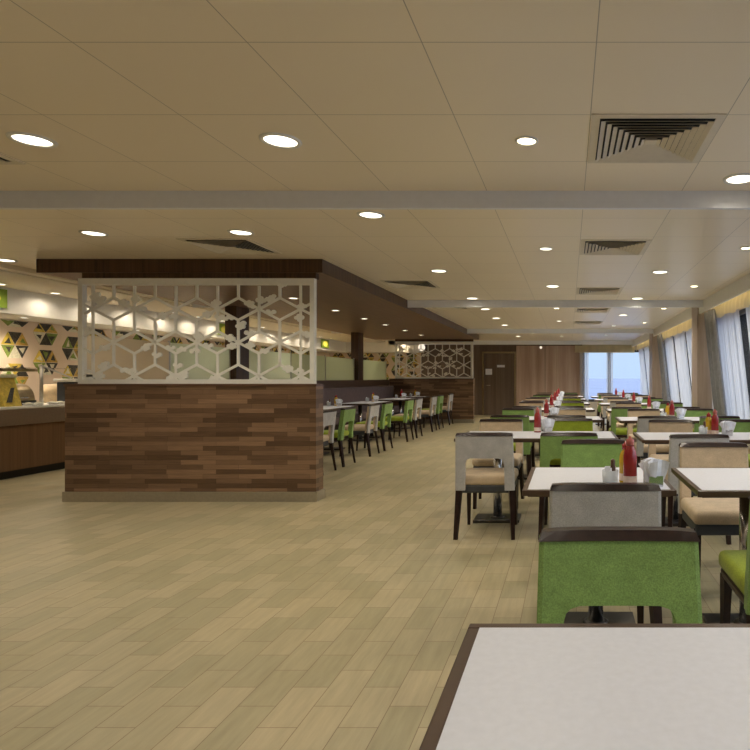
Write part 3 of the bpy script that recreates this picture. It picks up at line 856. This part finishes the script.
# plate stack, coffee machine, dishes
p = thing('plate_stack', 'tall stack of pale plates on the counter behind the post', 'plates', (-7.35, 8.55, ZT))
bm = B(); lathe(bm, [(.10, 0), (.13, .015), (.13, .26), (.11, .265)], 24); obj('plates', bm, M['plum'], p)
k = thing('coffee_machine', 'dark drinks machine with a white top beside the half wall', 'machine', (-7.05, 8.62, ZT))
bm = B(); bx(bm, -.14, .14, -.2, .2, 0, .30, 0, .01); obj('body', bm, M['leather'], k)
bm = B(); bx(bm, -.16, .16, -.24, .22, .30, .345, 0, .01); obj('lid', bm, M['white'], k)
bm = B(); bx(bm, .14, .148, -.14, .14, .05, .22); obj('panel', bm, M['chrome'], k)
rnd = random.Random(9)
words = ('first', 'second', 'third', 'fourth', 'fifth', 'sixth')
DP2 = None
for i in range(5):
    y = (7.72, 7.86, 8.07, 8.2, 8.33)[i]
    lab = 'white food dish on the buffet counter edge, %s from the photo edge' % words[i]
    if DP2 is None:
        DP2 = thing('food_dish', lab, 'dish', (-6.955+.0, y, ZT), 0, 'dishes along the buffet counter')
        bm = B(); lathe(bm, [(.03, 0), (.045, .004), (.06, .03), (.054, .03), (.042, .012)], 18); obj('bowl', bm, M['white'], DP2)
        bm = B(); lathe(bm, [(.046, .014), (.035, .036), (.012, .042)], 12); obj('food', bm, M['hexwhite'], DP2)
    else: dup(DP2, (-6.955 if i != 4 else -6.93, y, ZT), 0, lab)
# hexagon mural on the left and back walls
def mural(name, lab, origin, axis, cells, S=.225):
    bm = B()
    mats = [M['hexgreen'], M['hexyel'], M['hexdark'], M['hexwhite'], M['hexorange']]
    rnd = random.Random(11)
    for (u, z) in cells:
        C = (u, z)
        V = [(u+S*math.cos(PI/3*i), z+S*math.sin(PI/3*i)) for i in range(6)]
        pal = rnd.choice(([2, 1, 3, 2, 0, 4], [4, 2, 1, 3, 2, 0], [1, 2, 0, 2, 3, 4], [4, 2, 1, 0, 3, 2]))
        for i in range(6):
            P = [C, V[i], V[(i+1) % 6]]
            g = Vector((sum(q[0] for q in P)/3, sum(q[1] for q in P)/3))
            P = [tuple(g+(Vector(q)-g)*.93) for q in P]
            def put(P, mi, d):
                P = [(a, min(b, 2.085)) for a, b in P]
                vs0 = []; vs1 = []
                for a, b in P:
                    if axis == 'y': vs0.append(bm.verts.new((origin+d, a, b))); vs1.append(bm.verts.new((origin, a, b)))
                    else: vs0.append(bm.verts.new((a, origin-d, b))); vs1.append(bm.verts.new((a, origin, b)))
                fs = [bm.faces.new(vs0)]
                m = len(P)
                for j in range(m): fs.append(bm.faces.new((vs0[j], vs1[j], vs1[(j+1) % m], vs0[(j+1) % m])))
                for f in fs: f.material_index = mi
            if z+S*math.sin(PI/3)*.0 > 2.06: 
                if min(q[1] for q in P) > 2.05: continue
            put(P, pal[i], .006)
            k2 = rnd.choice((2, 3, 0, 2))
            Q = [tuple(g+(Vector(q)-g)*.45 + Vector((rnd.uniform(-.02, .02), rnd.uniform(-.02, .02)))) for q in P]
            if k2 != pal[i]: put(Q, k2, .008)
    tag(obj(name, bm, mats), lab, 'mural')
cells = []
for i in range(22):
    u = 7.74+.515*i
    zz = 1.73 if i % 2 == 0 else 1.95
    for dz in (-.46, 0, .46):
        if zz+dz < 2.3: cells.append((u, zz+dz))
mural('hexagon_mural', 'green, yellow and black hexagon print mural on the blush buffet wall', XL, 'y', cells)
cells = [(-7.8+.5*i, (1.73 if i % 2 else 1.95)+dz) for i in range(6) for dz in (0, .4, -.45) if (1.73 if i % 2 else 1.95)+dz < 2.2]
mural('hexagon_mural', 'hexagon print mural on the far end wall seen over the frosted glass', YF, 'x', cells)
one_box('wall_far_buffet', XL, -5.0, YF-.004, YF, 0, 2.1, M['pink'])
# green signs on the bulkhead
for i, (y, l) in enumerate(((7.5, 'at the left photo edge'), (12.7, 'seen through the near lattice screen'), (17.9, 'farthest along, seen above the banquette glass'))):
    g = thing('bulkhead_sign', 'yellow-green picture sign on the buffet bulkhead, '+l, 'sign', (-7.285, y, 2.27), 0, 'bulkhead signs')
    bm = B(); bx(bm, 0, .02, -.26, .26, -.12, .12); obj('board', bm, M['signgreen'], g)
    bm = B(); prism(bm, [(.17*math.cos(PI*j/8), .085*math.sin(PI*j/8)) for j in range(16)], 0, .004, lambda x, y, z: (.02+y, x, z)); obj('emblem', bm, M['signyel'], g)
# round wall lamp beyond the far screen
l = thing('wall_lamp', 'round glowing wall lamp behind the far lattice screen', 'lamp', (-4.78, 19.595, 2.24))
bm = B(); lathe(bm, [(.02, -.115), (.06, -.1), (.095, -.062), (.113, 0), (.095, .062), (.06, .1), (.02, .115)], 20, (0, -.125, 0)); obj('globe', bm, M['globe'], l)
bm = B(); tube(bm, (0, -.02, 0), (0, .0, 0), .06, n=16); obj('mount', bm, M['brownmetal'], l)
# small dome lamp on the back wall
l = thing('wall_lamp', 'tiny white wall lamp high on the brown back wall', 'lamp', (-.95, YF-.03, 2.28))
bm = B(); lathe(bm, [(.045, 0), (.036, .02), (.018, .034)], 16)
bmesh.ops.rotate(bm, verts=bm.verts[:], cent=(0,0,0), matrix=Matrix.Rotation(PI/2, 3, 'X')); obj('dome', bm, M['globe'], l)
bm = B(); lathe(bm, [(.052, -.0), (.052, .008)], 16)
bmesh.ops.rotate(bm, verts=bm.verts[:], cent=(0,0,0), matrix=Matrix.Rotation(PI/2, 3, 'X')); obj('mount', bm, M['white'], l)

# ------------------------------------------------------------------ world, camera
wd = bpy.data.worlds.new('sky'); scene.world = wd; wd.use_nodes = True
nt = wd.node_tree; nt.nodes.clear()
out = nt.nodes.new('ShaderNodeOutputWorld'); bg = nt.nodes.new('ShaderNodeBackground')
tc = nt.nodes.new('ShaderNodeTexCoord'); sp = nt.nodes.new('ShaderNodeSeparateXYZ')
nt.links.new(tc.outputs['Generated'], sp.inputs[0])
col = ramp(nt, sp.outputs[2], [(0., (.28,.375,.51)), (.05, (.29,.385,.52)), (.20, (1.05,1.15,1.32)), (.8, (1.2,1.3,1.48))])
nt.links.new(col, bg.inputs[0]); bg.inputs[1].default_value = 2.0
nt.links.new(bg.outputs[0], out.inputs[0])

cd = bpy.data.cameras.new('camera'); cam = bpy.data.objects.new('camera', cd); COL.objects.link(cam)
cam.location = (0, 0, 1.25); cam.rotation_euler = (PI/2, 0, 0)
cd.sensor_width = 36; cd.lens = 28.8; cd.shift_x = -(569-375)/750; cd.shift_y = 3/750
cd.clip_start = .05; cd.clip_end = 30000
scene.camera = cam
vs = scene.view_settings
vs.view_transform = 'Standard'; vs.look = 'None'; vs.gamma = 1; vs.use_curve_mapping = False; vs.exposure = 0
